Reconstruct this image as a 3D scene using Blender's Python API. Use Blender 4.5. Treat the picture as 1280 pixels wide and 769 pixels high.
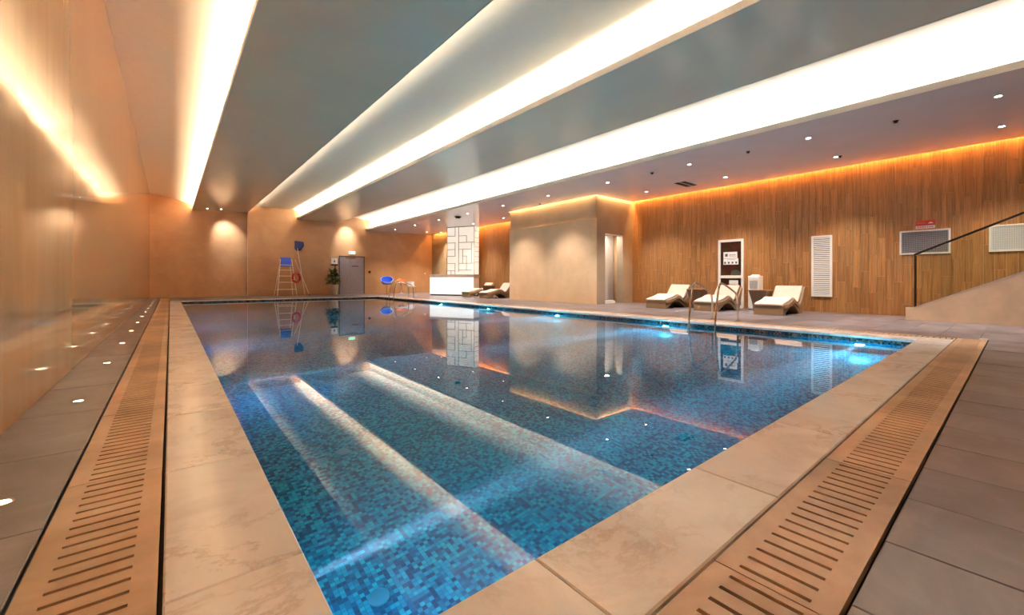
import bpy, bmesh, math, random
from mathutils import Vector, Matrix
random.seed(7)
PI = math.pi
for o in list(bpy.data.objects):
    bpy.data.objects.remove(o)
scene = bpy.context.scene
COL = scene.collection

# ------------------------------------------------------------------ camera
cam_d = bpy.data.cameras.new('camera')
cam = bpy.data.objects.new('camera', cam_d)
COL.objects.link(cam)
cam_d.sensor_width = 36.0
cam_d.lens = 520.8 / 1280 * 36.0
cam_d.shift_y = -(384.5 - 349.95) / 1280
cam_d.clip_start = 0.05
cam.matrix_world = (Matrix.Translation((0, 0, 0.95)) @ Matrix.Rotation(-math.radians(39.36), 4, 'Z')
                    @ Matrix.Rotation(PI / 2, 4, 'X') @ Matrix.Rotation(math.radians(0.1), 4, 'Z'))
scene.camera = cam

# ------------------------------------------------------------------ world, exposure
w = bpy.data.worlds.new('world')
scene.world = w
w.use_nodes = True
w.node_tree.nodes['Background'].inputs[0].default_value = (0.02, 0.02, 0.022, 1)
w.node_tree.nodes['Background'].inputs[1].default_value = 0.0
vs = scene.view_settings
vs.view_transform = 'Standard'
vs.look = 'None'
vs.gamma = 1.0
vs.exposure = 1.72
cy = scene.cycles
cy.use_denoising = True
cy.max_bounces = 14
cy.diffuse_bounces = 6
cy.glossy_bounces = 6
cy.transmission_bounces = 8
cy.volume_bounces = 0
cy.sample_clamp_indirect = 6.0
cy.caustics_reflective = False
cy.caustics_refractive = True
cy.blur_glossy = 0.6

# light levels
WARM = (1.0, 0.70, 0.40)
WARM2 = (1.0, 0.94, 0.85)
WARM3 = (1.0, 0.88, 0.70)
ORANGE = (1.0, 0.47, 0.14)
COOL = (0.35, 0.72, 1.0)
WHITE = (1.0, 0.90, 0.80)
E_COVE1 = 620.0
E_COVE2 = 600.0
E_COVE2R = 100.0
E_COVE3 = 225.0
E_SLOT = 7.5       # per metre
E_BOXSLOT = 14.0
E_DOWN = 260.0
E_WALLSPOT = 170.0
E_UPLIGHT = 9.0
E_UWSPOT = 12000.0
E_UWFILL = 20.0


ORD = ['first', 'second', 'third', 'fourth', 'fifth', 'sixth', 'seventh', 'eighth', 'ninth', 'tenth', 'eleventh', 'twelfth', 'thirteenth', 'fourteenth']


def area_light(name, loc, sx, sy, energy, color, rot=(0, 0, 0), parent=None, spread=PI):
    d = bpy.data.lights.new(name, 'AREA')
    d.shape = 'RECTANGLE'
    d.size = sx
    d.size_y = sy
    d.energy = energy
    d.color = color
    d.spread = spread
    o = bpy.data.objects.new(name, d)
    o.location = loc
    o.rotation_euler = rot
    COL.objects.link(o)
    if parent:
        o.parent = parent
    return o


def spot_light(name, loc, target, energy, color, angle, blend=0.6, radius=0.03, parent=None):
    d = bpy.data.lights.new(name, 'SPOT')
    d.energy = energy
    d.color = color
    d.spot_size = math.radians(angle)
    d.spot_blend = blend
    d.shadow_soft_size = radius
    o = bpy.data.objects.new(name, d)
    o.location = loc
    o.rotation_euler = (Vector(target) - Vector(loc)).to_track_quat('-Z', 'Y').to_euler()
    COL.objects.link(o)
    if parent:
        o.parent = parent
    return o


# main room numbers (metres; origin on the deck below the camera)
XL, XR = -0.8, 15.2
YN, YF = -3.2, 28.0
Z_SOF, Z_SOF3 = 4.62, 4.25
PX0, PX1, PY0, PY1 = 0.35, 9.17, 1.04, 23.35
DEPTH, WATER = -1.25, -0.10
YM = (YN + YF) / 2
YLEN = YF - YN - 0.1
UP = (PI, 0, 0)


def led_run(name, x0, x1, y0, y1, z, energy, color, rot=(0, 0, 0), spread=PI, step=1.0):
    """one LED run laid as short strips end to end, so that each is sampled where it matters"""
    along_y = (y1 - y0) > (x1 - x0)
    L = (y1 - y0) if along_y else (x1 - x0)
    n = max(1, round(L / step))
    for k in range(n):
        f = (k + .5) / n
        if along_y:
            area_light(name, ((x0 + x1) / 2, y0 + L * f, z), x1 - x0, L / n, energy / n, color, rot, None, spread)
        else:
            area_light(name, (x0 + L * f, (y0 + y1) / 2, z), L / n, y1 - y0, energy / n, color, rot, None, spread)


Y0L, Y1L = YN + .05, YF - .05
# cove LED strips lie in the soffit troughs and shine up
led_run('cove_light', 1.0, 1.06, Y0L, Y1L, 4.66, E_COVE1, (1.0, 0.77, 0.52), UP)
led_run('cove_light', 6.105, 6.155, Y0L, Y1L, 4.66, E_COVE2, WARM3, UP, math.radians(95))
led_run('cove_light', 3.33, 3.37, Y0L, Y1L, 4.81, E_COVE2R, WARM3, UP)
led_run('cove_light', 8.29, 8.33, Y0L, Y1L, 4.655, E_COVE2R * .1, WARM2, UP)
led_run('cove_light', 10.335, 10.385, Y0L, Y1L, 4.30, E_COVE3, WARM2, UP, math.radians(120))
# LED lines in the ceiling slots along the timber wall and round the stone room, shining down
led_run('slot_light', 15.11, 15.15, YN, 10.35, 4.40, E_SLOT * (10.35 - YN), ORANGE)
led_run('slot_light', 15.02, 15.07, 15.9, 27.7, 4.40, E_SLOT * 11.8 * 0.8, ORANGE)
led_run('slot_light', 12.75, 12.78, 10.5, 15.8, 4.40, E_BOXSLOT * 5.3, (1.0, 0.58, 0.24))
led_run('slot_light', 12.85, 15.1, 10.4, 10.43, 4.40, E_BOXSLOT * 2.3, (1.0, 0.58, 0.24))


# ------------------------------------------------------------------ materials
def new_mat(name):
    m = bpy.data.materials.new(name)
    m.use_nodes = True
    nt = m.node_tree
    return m, nt, nt.nodes['Principled BSDF']


def N(nt, typ, **kw):
    n = nt.nodes.new(typ)
    for k, v in kw.items():
        setattr(n, k, v)
    return n


def math_node(nt, op, a, b=None):
    n = N(nt, 'ShaderNodeMath', operation=op)
    for i, v in enumerate((a, b)):
        if v is None:
            continue
        if isinstance(v, (int, float)):
            n.inputs[i].default_value = v
        else:
            nt.links.new(v, n.inputs[i])
    return n.outputs[0]


def ramp(nt, fac, stops, interp='LINEAR'):
    r = N(nt, 'ShaderNodeValToRGB')
    r.color_ramp.interpolation = interp
    els = r.color_ramp.elements
    while len(els) < len(stops):
        els.new(0.5)
    for e, (p, c) in zip(els, stops):
        e.position = p
        e.color = (*c, 1)
    nt.links.new(fac, r.inputs[0])
    return r.outputs[0]


def noise(nt, vec, scale, detail=4, rough=0.55, dist=0.0):
    n = N(nt, 'ShaderNodeTexNoise')
    n.inputs['Scale'].default_value = scale
    n.inputs['Detail'].default_value = detail
    n.inputs['Roughness'].default_value = rough
    n.inputs['Distortion'].default_value = dist
    nt.links.new(vec, n.inputs['Vector'])
    return n.outputs[0]


def scaled(nt, vec, s):
    mp = N(nt, 'ShaderNodeMapping')
    mp.inputs['Scale'].default_value = s
    nt.links.new(vec, mp.inputs['Vector'])
    return mp.outputs[0]


def world_pos(nt):
    return N(nt, 'ShaderNodeNewGeometry').outputs['Position']


def piece_pos(nt, k=40.0):
    """world position pushed by a random amount for every object"""
    oi = N(nt, 'ShaderNodeObjectInfo')
    v = N(nt, 'ShaderNodeVectorMath', operation='SCALE')
    v.inputs[0].default_value = (k, k * 1.7, k * 0.6)
    nt.links.new(oi.outputs['Random'], v.inputs['Scale'])
    a = N(nt, 'ShaderNodeVectorMath', operation='ADD')
    nt.links.new(world_pos(nt), a.inputs[0])
    nt.links.new(v.outputs[0], a.inputs[1])
    return a.outputs[0], oi.outputs['Random']


def mix_rgb(nt, fac, a, b, mode='MIX'):
    n = N(nt, 'ShaderNodeMix', data_type='RGBA', blend_type=mode)
    for sock, v in ((n.inputs[0], fac), (n.inputs[6], a), (n.inputs[7], b)):
        if isinstance(v, tuple):
            sock.default_value = (*v, 1) if len(v) == 3 else v
        elif isinstance(v, (int, float)):
            sock.default_value = v
        else:
            nt.links.new(v, sock)
    return n.outputs[2]


def bump(nt, bsdf, h, strength=0.2, dist=0.01):
    b = N(nt, 'ShaderNodeBump')
    b.inputs['Strength'].default_value = strength
    b.inputs['Distance'].default_value = dist
    nt.links.new(h, b.inputs['Height'])
    nt.links.new(b.outputs[0], bsdf.inputs['Normal'])


def plain(name, col, rough=0.5, metal=0.0, var=0.08, scale=6.0):
    m, nt, b = new_mat(name)
    f = noise(nt, world_pos(nt), scale)
    d = tuple(max(0, c * (1 - var)) for c in col)
    l = tuple(min(1, c * (1 + var)) for c in col)
    nt.links.new(ramp(nt, f, [(0.3, d), (0.7, l)]), b.inputs['Base Color'])
    b.inputs['Roughness'].default_value = rough
    b.inputs['Metallic'].default_value = metal
    return m


def emit(name, col, strength):
    m, nt, b = new_mat(name)
    b.inputs['Base Color'].default_value = (*[c_ * .45 for c_ in col], 1)
    b.inputs['Emission Color'].default_value = (*col, 1)
    b.inputs['Emission Strength'].default_value = strength
    return m


M = {}
M['ceiling'] = plain('ceiling_paint', (0.72, 0.655, 0.56), 0.55, var=0.02)
M['soffit'] = plain('soffit_paint', (0.64, 0.60, 0.49), 0.17, var=0.03, scale=1.2)
M['soffit_olive'] = plain('soffit_paint_olive', (0.72, 0.585, 0.41), 0.17, var=0.03, scale=1.2)
M['soffit_mauve'] = plain('soffit_paint_mauve', (0.70, 0.68, 0.72), 0.15, var=0.03, scale=1.2)
M['lip'] = plain('lip_paint', (0.72, 0.66, 0.58), 0.5, var=0.02)

# polished stone of the long left wall
m, nt, b = new_mat('polished_stone')
p = world_pos(nt)
f1 = noise(nt, scaled(nt, p, (1, 1.6, 0.28)), 1.6, 6, 0.6, 0.6)
f2 = noise(nt, scaled(nt, p, (1, 5, 0.35)), 1.2, 5, 0.6)
c = mix_rgb(nt, 0.2, ramp(nt, f1, [(0.25, (0.54, 0.265, 0.11)), (0.75, (0.67, 0.36, 0.165))]),
            ramp(nt, f2, [(0.3, (0.51, 0.25, 0.10)), (0.72, (0.69, 0.38, 0.18))]))
nt.links.new(c, b.inputs['Base Color'])
b.inputs['Roughness'].default_value = 0.07
b.inputs['Specular IOR Level'].default_value = 0.6
r = N(nt, 'ShaderNodeMapRange')
r.inputs[1].default_value, r.inputs[2].default_value = 0.3, 0.7
r.inputs[3].default_value, r.inputs[4].default_value = 0.05, 0.11
nt.links.new(noise(nt, scaled(nt, p, (1, 2.2, 0.25)), 1.7, 5, .6), r.inputs[0])
nt.links.new(r.outputs[0], b.inputs['Roughness'])
M['polished'] = m

# plaster of the far wall
m, nt, b = new_mat('tan_plaster')
p = world_pos(nt)
f1 = noise(nt, p, 1.1, 6, 0.6, 0.4)
nt.links.new(ramp(nt, f1, [(0.3, (0.42, 0.215, 0.095)), (0.7, (0.54, 0.295, 0.14))]), b.inputs['Base Color'])
b.inputs['Roughness'].default_value = 0.32
M['plaster'] = m

m, nt, b = new_mat('stone_cladding')
p = world_pos(nt)
f1 = noise(nt, p, 1.3, 7, 0.62, 0.5)
nt.links.new(ramp(nt, f1, [(0.28, (0.66, 0.44, 0.25)), (0.72, (0.79, 0.56, 0.35))]), b.inputs['Base Color'])
b.inputs['Roughness'].default_value = 0.4
bump(nt, b, noise(nt, p, 9, 5), 0.08, 0.01)
M['cladding'] = m
M['brown_plaster'] = plain('brown_plaster', (0.36, 0.275, 0.19), 0.45, var=0.12, scale=1.5)
M['gold_plaster'] = plain('gold_plaster', (0.34, 0.23, 0.115), 0.45, var=0.12, scale=1.5)


def wood(name, dark, mid, light, rough=0.35):
    m, nt, b = new_mat(name)
    p, rnd = piece_pos(nt)
    f = noise(nt, scaled(nt, p, (16, 16, 0.5)), 2.0, 7, 0.68, 0.4)
    c = ramp(nt, f, [(0.34, dark), (0.5, mid), (0.66, light)])
    tone = ramp(nt, rnd, [(0.0, (0.86, 0.85, 0.84)), (0.5, (1, 1, 1)), (1.0, (1.12, 1.1, 1.08))])
    nt.links.new(mix_rgb(nt, 1.0, c, tone, 'MULTIPLY'), b.inputs['Base Color'])
    b.inputs['Roughness'].default_value = rough
    bump(nt, b, f, 0.06, 0.005)
    return m


M['wood'] = wood('timber_plank', (0.225, 0.095, 0.028), (0.36, 0.162, 0.05), (0.49, 0.245, 0.088))
M['joint'] = plain('pale_joint', (0.62, 0.42, 0.24), 0.6)
M['brown_wood'] = wood('brown_wood', (0.16, 0.07, 0.03), (0.25, 0.12, 0.045), (0.33, 0.17, 0.07))


def deck(name, a, bcol, ccol, rough):
    m, nt, b = new_mat(name)
    p, rnd = piece_pos(nt)
    f = noise(nt, scaled(nt, p, (1.0, 1.6, 1)), 1.5, 8, 0.62, 0.7)
    c = ramp(nt, f, [(0.3, a), (0.5, bcol), (0.7, ccol)])
    big = ramp(nt, noise(nt, scaled(nt, world_pos(nt), (1, .8, 1)), .9, 4, .6), [(0.36, (.62, .6, .58)), (0.58, (1.08, 1.08, 1.08))])
    c = mix_rgb(nt, 1.0, c, big, 'MULTIPLY')
    tone = ramp(nt, rnd, [(0.0, (0.9, 0.9, 0.9)), (1.0, (1.08, 1.07, 1.06))])
    nt.links.new(mix_rgb(nt, 1.0, c, tone, 'MULTIPLY'), b.inputs['Base Color'])
    b.inputs['Roughness'].default_value = rough
    bump(nt, b, noise(nt, p, 14, 6), 0.06, 0.006)
    return m


M['tile'] = deck('deck_tile', (0.085, 0.074, 0.084), (0.135, 0.117, 0.130), (0.205, 0.182, 0.198), 0.30)
M['drain'] = deck('drain_stone', (0.38, 0.235, 0.135), (0.50, 0.32, 0.195), (0.58, 0.40, 0.26), 0.30)
M['grout'] = plain('dark_grout', (0.09, 0.07, 0.065), 0.9)
M['black'] = plain('black', (0.008, 0.007, 0.007), 0.7)

# veined marble
m, nt, b = new_mat('veined_marble')
p, rnd = piece_pos(nt, 25)
f = noise(nt, p, 1.6, 8, 0.6, 0.9)
base = ramp(nt, f, [(0.25, (0.64, 0.59, 0.57)), (0.5, (0.80, 0.76, 0.74)), (0.8, (0.90, 0.88, 0.87))])
vn = noise(nt, p, 1.5, 10, 0.7, 0.35)
vein = math_node(nt, 'ABSOLUTE', math_node(nt, 'SUBTRACT', vn, 0.5))
vm = ramp(nt, vein, [(0.0, (1, 1, 1)), (0.028, (0, 0, 0))])
gate = ramp(nt, noise(nt, p, 1.9, 3), [(0.36, (0, 0, 0)), (0.64, (0.6, 0.6, 0.6))])
fac = mix_rgb(nt, 1.0, vm, gate, 'MULTIPLY')
nt.links.new(mix_rgb(nt, fac, base, (0.42, 0.31, 0.24)), b.inputs['Base Color'])
b.inputs['Roughness'].default_value = 0.2
M['marble'] = m


def mosaic(name, ax, pal, s=0.026):
    m, nt, b = new_mat(name)
    g = N(nt, 'ShaderNodeSeparateXYZ')
    nt.links.new(world_pos(nt), g.inputs[0])
    fl, fr = [], []
    for a in ax:
        q = math_node(nt, 'DIVIDE', g.outputs[a], s)
        fl.append(math_node(nt, 'FLOOR', q))
        fr.append(math_node(nt, 'ABSOLUTE', math_node(nt, 'SUBTRACT', math_node(nt, 'FRACT', q), 0.5)))
    cmb = N(nt, 'ShaderNodeCombineXYZ')
    nt.links.new(fl[0], cmb.inputs[0])
    nt.links.new(fl[1], cmb.inputs[1])
    wn = N(nt, 'ShaderNodeTexWhiteNoise', noise_dimensions='2D')
    nt.links.new(cmb.outputs[0], wn.inputs['Vector'])
    n = len(pal)
    c = ramp(nt, wn.outputs['Value'], [(i / n, pc) for i, pc in enumerate(pal)], 'CONSTANT')
    edge = math_node(nt, 'MAXIMUM', fr[0], fr[1])
    gm = math_node(nt, 'GREATER_THAN', edge, 0.455)
    nt.links.new(mix_rgb(nt, gm, c, (0.03, 0.10, 0.15)), b.inputs['Base Color'])
    b.inputs['Roughness'].default_value = 0.15
    bump(nt, b, math_node(nt, 'MULTIPLY', gm, -1.0), 0.3, 0.002)
    return m


BLUES = [(0.0, 0.042, 0.105), (0.0, 0.16, 0.25), (0.0, 0.29, 0.37), (0.0, 0.105, 0.21), (0.004, 0.38, 0.44),
         (0.0, 0.22, 0.33), (0.0, 0.066, 0.145), (0.001, 0.30, 0.41)]
DARKS = [(0.012, 0.012, 0.016), (0.16, 0.10, 0.05), (0.02, 0.03, 0.05), (0.28, 0.19, 0.10), (0.008, 0.008, 0.01),
         (0.10, 0.07, 0.05), (0.03, 0.08, 0.13)]
M['mosaic_floor'] = mosaic('blue_mosaic_floor', (0, 1), BLUES)
M['mosaic_x'] = mosaic('blue_mosaic_side', (1, 2), BLUES)
M['mosaic_y'] = mosaic('blue_mosaic_end', (0, 2), BLUES)
M['band_x'] = mosaic('dark_mosaic_side', (1, 2), DARKS)
M['band_y'] = mosaic('dark_mosaic_end', (0, 2), DARKS)

# water: refracting surface over a tinted, faintly scattering volume
m = bpy.data.materials.new('pool_water')
m.use_nodes = True
nt = m.node_tree
nt.nodes.remove(nt.nodes['Principled BSDF'])
out = nt.nodes['Material Output']
gl = N(nt, 'ShaderNodeBsdfGlass')
gl.inputs['IOR'].default_value = 1.33
gl.inputs['Roughness'].default_value = 0.0
gl.inputs['Color'].default_value = (1, 1, 1, 1)
nt.links.new(gl.outputs[0], out.inputs['Surface'])
va = N(nt, 'ShaderNodeVolumeAbsorption')
va.inputs['Color'].default_value = (0.18, 0.78, 0.92, 1)
va.inputs['Density'].default_value = 0.30
vsn = N(nt, 'ShaderNodeVolumeScatter')
vsn.inputs['Color'].default_value = (0.7, 0.9, 1.0, 1)
vsn.inputs['Density'].default_value = 0.013
vsn.inputs['Anisotropy'].default_value = 0.2
ad = N(nt, 'ShaderNodeAddShader')
nt.links.new(va.outputs[0], ad.inputs[0])
nt.links.new(vsn.outputs[0], ad.inputs[1])
nt.links.new(ad.outputs[0], out.inputs['Volume'])
M['water'] = m

# clear glass that lets the light of the room through
m = bpy.data.materials.new('clear_glass')
m.use_nodes = True
nt = m.node_tree
nt.nodes.remove(nt.nodes['Principled BSDF'])
out = nt.nodes['Material Output']
tr = N(nt, 'ShaderNodeBsdfTransparent')
tr.inputs[0].default_value = (0.90, 0.93, 0.88, 1)
gs = N(nt, 'ShaderNodeBsdfGlossy')
gs.inputs['Roughness'].default_value = 0.02
lw = N(nt, 'ShaderNodeFresnel')
lw.inputs[0].default_value = 1.45
mx = N(nt, 'ShaderNodeMixShader')
nt.links.new(lw.outputs[0], mx.inputs[0])
nt.links.new(tr.outputs[0], mx.inputs[1])
nt.links.new(gs.outputs[0], mx.inputs[2])
nt.links.new(mx.outputs[0], out.inputs['Surface'])
M['glass'] = m

M['steel'] = plain('brushed_steel', (0.62, 0.56, 0.48), 0.18, 1.0, 0.05)
M['dark_metal'] = plain('dark_bronze', (0.022, 0.014, 0.010), 0.35, 0.4)
M['white'] = plain('white_lacquer', (0.78, 0.74, 0.70), 0.35, var=0.02)
M['white_plastic'] = plain('white_plastic', (0.82, 0.81, 0.80), 0.3, var=0.02)
M['grey_door'] = plain('grey_door_paint', (0.25, 0.20, 0.20), 0.32, var=0.05)
M['frame_dark'] = plain('dark_frame', (0.07, 0.05, 0.045), 0.4)
M['blue'] = plain('blue_plastic', (0.01, 0.075, 0.62), 0.35)
M['navy'] = plain('navy_mesh', (0.01, 0.02, 0.13), 0.6)
M['pale_blue'] = plain('pale_blue_rim', (0.42, 0.50, 0.72), 0.35)
M['red'] = plain('red_plastic', (0.55, 0.025, 0.012), 0.4)
M['dark_red'] = plain('dark_red_lining', (0.26, 0.028, 0.024), 0.5, var=0.4, scale=4)
M['inlet'] = plain('pale_inlet', (0.07, 0.20, 0.26), 0.4)
M['pole'] = plain('pale_pole', (0.78, 0.66, 0.50), 0.35)
M['paper'] = plain('white_paper', (0.80, 0.76, 0.74), 0.6, var=0.02)
M['ink'] = plain('grey_ink', (0.10, 0.09, 0.11), 0.7)
M['pot'] = plain('cream_ceramic', (0.66, 0.50, 0.37), 0.4)
M['soil'] = plain('soil', (0.03, 0.02, 0.012), 0.9)
M['bark'] = plain('green_stem', (0.05, 0.06, 0.02), 0.7)
m, nt, b = new_mat('leaf_green')
_, rnd = piece_pos(nt)
nt.links.new(ramp(nt, rnd, [(0, (0.012, 0.045, 0.010)), (0.7, (0.035, 0.115, 0.018)), (1, (0.12, 0.24, 0.03))]), b.inputs['Base Color'])
b.inputs['Roughness'].default_value = 0.35
M['leaf'] = m
M['cushion'] = plain('cream_fabric', (0.48, 0.375, 0.315), 0.85, var=0.05, scale=14)
M['orange_shell'] = plain('orange_shell', (0.50, 0.17, 0.05), 0.4)
M['counter_top'] = plain('counter_stone', (0.46, 0.38, 0.34), 0.3)
M['counter_glow'] = emit('backlit_counter', (1.0, 0.94, 0.86), 0.30)
M['lattice_glow'] = emit('backlit_screen', (1.0, 0.90, 0.76), 0.235)
M['lens'] = emit('lamp_lens', (1.0, 0.95, 0.88), 14.0)
M['uplens'] = emit('uplight_lens', (1.0, 0.80, 0.55), 7.0)
M['uwlens'] = emit('underwater_lens', (0.65, 0.88, 1.0), 3.0)
M['exit_green'] = emit('exit_green', (0.05, 0.75, 0.30), 0.9)
M['exit_white'] = emit('exit_white', (0.9, 1.0, 0.88), 0.35)
M['parapet'] = plain('parapet_stone', (0.60, 0.43, 0.295), 0.5, var=0.14, scale=2.2)

# wicker: woven relief
m, nt, b = new_mat('wicker')
p = world_pos(nt)
wv = N(nt, 'ShaderNodeTexWave', wave_type='BANDS', bands_direction='Z')
wv.inputs['Scale'].default_value = 22
nt.links.new(p, wv.inputs['Vector'])
wv2 = N(nt, 'ShaderNodeTexWave', wave_type='BANDS', bands_direction='Y')
wv2.inputs['Scale'].default_value = 16
nt.links.new(p, wv2.inputs['Vector'])
h = math_node(nt, 'MULTIPLY', wv.outputs['Fac'], wv2.outputs['Fac'])
nt.links.new(ramp(nt, h, [(0.0, (0.22, 0.135, 0.068)), (0.7, (0.36, 0.24, 0.13))]), b.inputs['Base Color'])
b.inputs['Roughness'].default_value = 0.5
bump(nt, b, h, 0.3, 0.004)
M['wicker'] = m
m2, nt, b = new_mat('dark_wicker')
p = world_pos(nt)
wv = N(nt, 'ShaderNodeTexWave', wave_type='BANDS', bands_direction='Z')
wv.inputs['Scale'].default_value = 22
nt.links.new(p, wv.inputs['Vector'])
nt.links.new(ramp(nt, wv.outputs['Fac'], [(0.0, (0.085, 0.045, 0.022)), (0.7, (0.16, 0.09, 0.045))]), b.inputs['Base Color'])
b.inputs['Roughness'].default_value = 0.5
bump(nt, b, wv.outputs['Fac'], 0.3, 0.004)
M['dark_wicker'] = m2


# ------------------------------------------------------------------ mesh helpers
class MB:
    def __init__(self):
        self.v, self.f = [], []

    def add(self, vs, fs):
        k = len(self.v)
        self.v += [tuple(x) for x in vs]
        self.f += [tuple(i + k for i in q) for q in fs]
        return self

    def box(self, x0, x1, y0, y1, z0, z1):
        v = [(x, y, z) for z in (z0, z1) for y in (y0, y1) for x in (x0, x1)]
        return self.add(v, [(0, 2, 3, 1), (4, 5, 7, 6), (0, 1, 5, 4), (2, 6, 7, 3), (0, 4, 6, 2), (1, 3, 7, 5)])

    def cbox(self, x0, x1, y0, y1, z0, z1, c):
        """box with its upper edges chamfered"""
        lo = [(x0, y0, z0), (x1, y0, z0), (x1, y1, z0), (x0, y1, z0)]
        mi = [(x0, y0, z1 - c), (x1, y0, z1 - c), (x1, y1, z1 - c), (x0, y1, z1 - c)]
        hi = [(x0 + c, y0 + c, z1), (x1 - c, y0 + c, z1), (x1 - c, y1 - c, z1), (x0 + c, y1 - c, z1)]
        f = [(3, 2, 1, 0), (8, 9, 10, 11)]
        for i in range(4):
            j = (i + 1) % 4
            f += [(i, j, j + 4, i + 4), (i + 4, j + 4, j + 8, i + 8)]
        return self.add(lo + mi + hi, f)

    def prism(self, pts, a0, a1, axis='y'):
        """closed outline of 2-D points extruded along an axis; y: (x,z), x: (y,z), z: (x,y)"""
        def mk(p, a):
            return {'y': (p[0], a, p[1]), 'x': (a, p[0], p[1]), 'z': (p[0], p[1], a)}[axis]
        n = len(pts)
        v = [mk(p, a0) for p in pts] + [mk(p, a1) for p in pts]
        f = [tuple(range(n)), tuple(range(2 * n - 1, n - 1, -1))]
        f += [(i, i + n, (i + 1) % n + n, (i + 1) % n) for i in range(n)]
        return self.add(v, f)

    def ribbon(self, top, bot, y0, y1):
        """solid between two (x,z) polylines of equal length, y0..y1"""
        n = len(top)
        v = []
        for (t, b_) in zip(top, bot):
            v += [(t[0], y0, t[1]), (t[0], y1, t[1]), (b_[0], y1, b_[1]), (b_[0], y0, b_[1])]
        f = []
        for i in range(n - 1):
            a, c = i * 4, i * 4 + 4
            for k in range(4):
                f.append((a + k, a + (k + 1) % 4, c + (k + 1) % 4, c + k))
        f += [(3, 2, 1, 0), (4 * n - 4, 4 * n - 3, 4 * n - 2, 4 * n - 1)]
        return self.add(v, f)

    def lathe(self, prof, seg=20, c=(0, 0, 0)):
        v, f = [], []
        for (r, z) in prof:
            for i in range(seg):
                a = 2 * PI * i / seg
                v.append((c[0] + r * math.cos(a), c[1] + r * math.sin(a), c[2] + z))
        for k in range(len(prof) - 1):
            for i in range(seg):
                j = (i + 1) % seg
                f.append((k * seg + i, k * seg + j, k * seg + seg + j, k * seg + seg + i))
        f += [tuple(range(seg - 1, -1, -1)), tuple(range((len(prof) - 1) * seg, len(prof) * seg))]
        return self.add(v, f)

    def tube(self, path, r, seg=10):
        pts = [Vector(p) for p in path]
        v, f = [], []
        up = None
        for i, p in enumerate(pts):
            t = (pts[min(i + 1, len(pts) - 1)] - pts[max(i - 1, 0)]).normalized()
            if up is None:
                up = Vector((0, 0, 1)) if abs(t.z) < 0.9 else Vector((1, 0, 0))
            x = t.cross(up).normalized()
            y = x.cross(t).normalized()
            up = y
            rr = r[i] if isinstance(r, (list, tuple)) else r
            for k in range(seg):
                a = 2 * PI * k / seg
                v.append(p + x * rr * math.cos(a) + y * rr * math.sin(a))
        for i in range(len(pts) - 1):
            for k in range(seg):
                j = (k + 1) % seg
                f.append((i * seg + k, i * seg + j, (i + 1) * seg + j, (i + 1) * seg + k))
        f += [tuple(range(seg - 1, -1, -1)), tuple(range((len(pts) - 1) * seg, len(pts) * seg))]
        return self.add(v, f)

    def torus(self, c, R, r, n=28, s=10, axis='y'):
        v, f = [], []
        for i in range(n):
            a = 2 * PI * i / n
            for k in range(s):
                b_ = 2 * PI * k / s
                d = R + r * math.cos(b_)
                q = (d * math.cos(a), r * math.sin(b_), d * math.sin(a))
                if axis == 'z':
                    q = (q[0], q[2], q[1])
                v.append((c[0] + q[0], c[1] + q[1], c[2] + q[2]))
        for i in range(n):
            for k in range(s):
                i2, k2 = (i + 1) % n, (k + 1) % s
                f.append((i * s + k, i2 * s + k, i2 * s + k2, i * s + k2))
        return self.add(v, f)

    def mesh(self, name, mat, smooth=False):
        me = bpy.data.meshes.new(name)
        me.from_pydata(self.v, [], self.f)
        bm = bmesh.new()
        bm.from_mesh(me)
        bmesh.ops.recalc_face_normals(bm, faces=bm.faces)
        bm.to_mesh(me)
        bm.free()
        for mm in (mat if isinstance(mat, list) else [mat]):
            me.materials.append(mm)
        if smooth:
            for q in me.polygons:
                q.use_smooth = True
            me.set_sharp_from_angle(angle=math.radians(40))
        return me

    def build(self, name, mat, parent=None, smooth=False, loc=None, bevel=0.0):
        o = bpy.data.objects.new(name, self.mesh(name, mat, smooth))
        COL.objects.link(o)
        if loc:
            o.location = loc
        if parent:
            o.parent = parent
        if bevel:
            md = o.modifiers.new('bevel', 'BEVEL')
            md.width = bevel
            md.segments = 2
            md.limit_method = 'ANGLE'
        return o


def place(name, me, loc, parent=None, rot=None):
    o = bpy.data.objects.new(name, me)
    COL.objects.link(o)
    o.location = loc
    if rot:
        o.rotation_euler = rot
    if parent:
        o.parent = parent
    return o


def tag(o, label, cat, group=None):
    o['label'] = label
    o['category'] = cat
    if group:
        o['group'] = group
    return o


def thing(name, label, cat, loc=(0, 0, 0), rz=0.0, group=None):
    o = bpy.data.objects.new(name, None)
    o.empty_display_size = 0.2
    COL.objects.link(o)
    o.location = loc
    o.rotation_euler = (0, 0, rz)
    return tag(o, label, cat, group)


def structure(o):
    o['kind'] = 'structure'
    return o


def stuff(o):
    o['kind'] = 'stuff'
    return o


def dup(root, loc, rz=None, label=None):
    """copy a thing, its parts and their sub-parts"""
    r = root.copy()
    COL.objects.link(r)
    r.location = loc
    if rz is not None:
        r.rotation_euler = (0, 0, rz)
    if label:
        r['label'] = label
    for ch in list(root.children):
        c_ = ch.copy()
        COL.objects.link(c_)
        c_.parent = r
        for g in list(ch.children):
            d_ = g.copy()
            COL.objects.link(d_)
            d_.parent = c_
    return r


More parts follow.
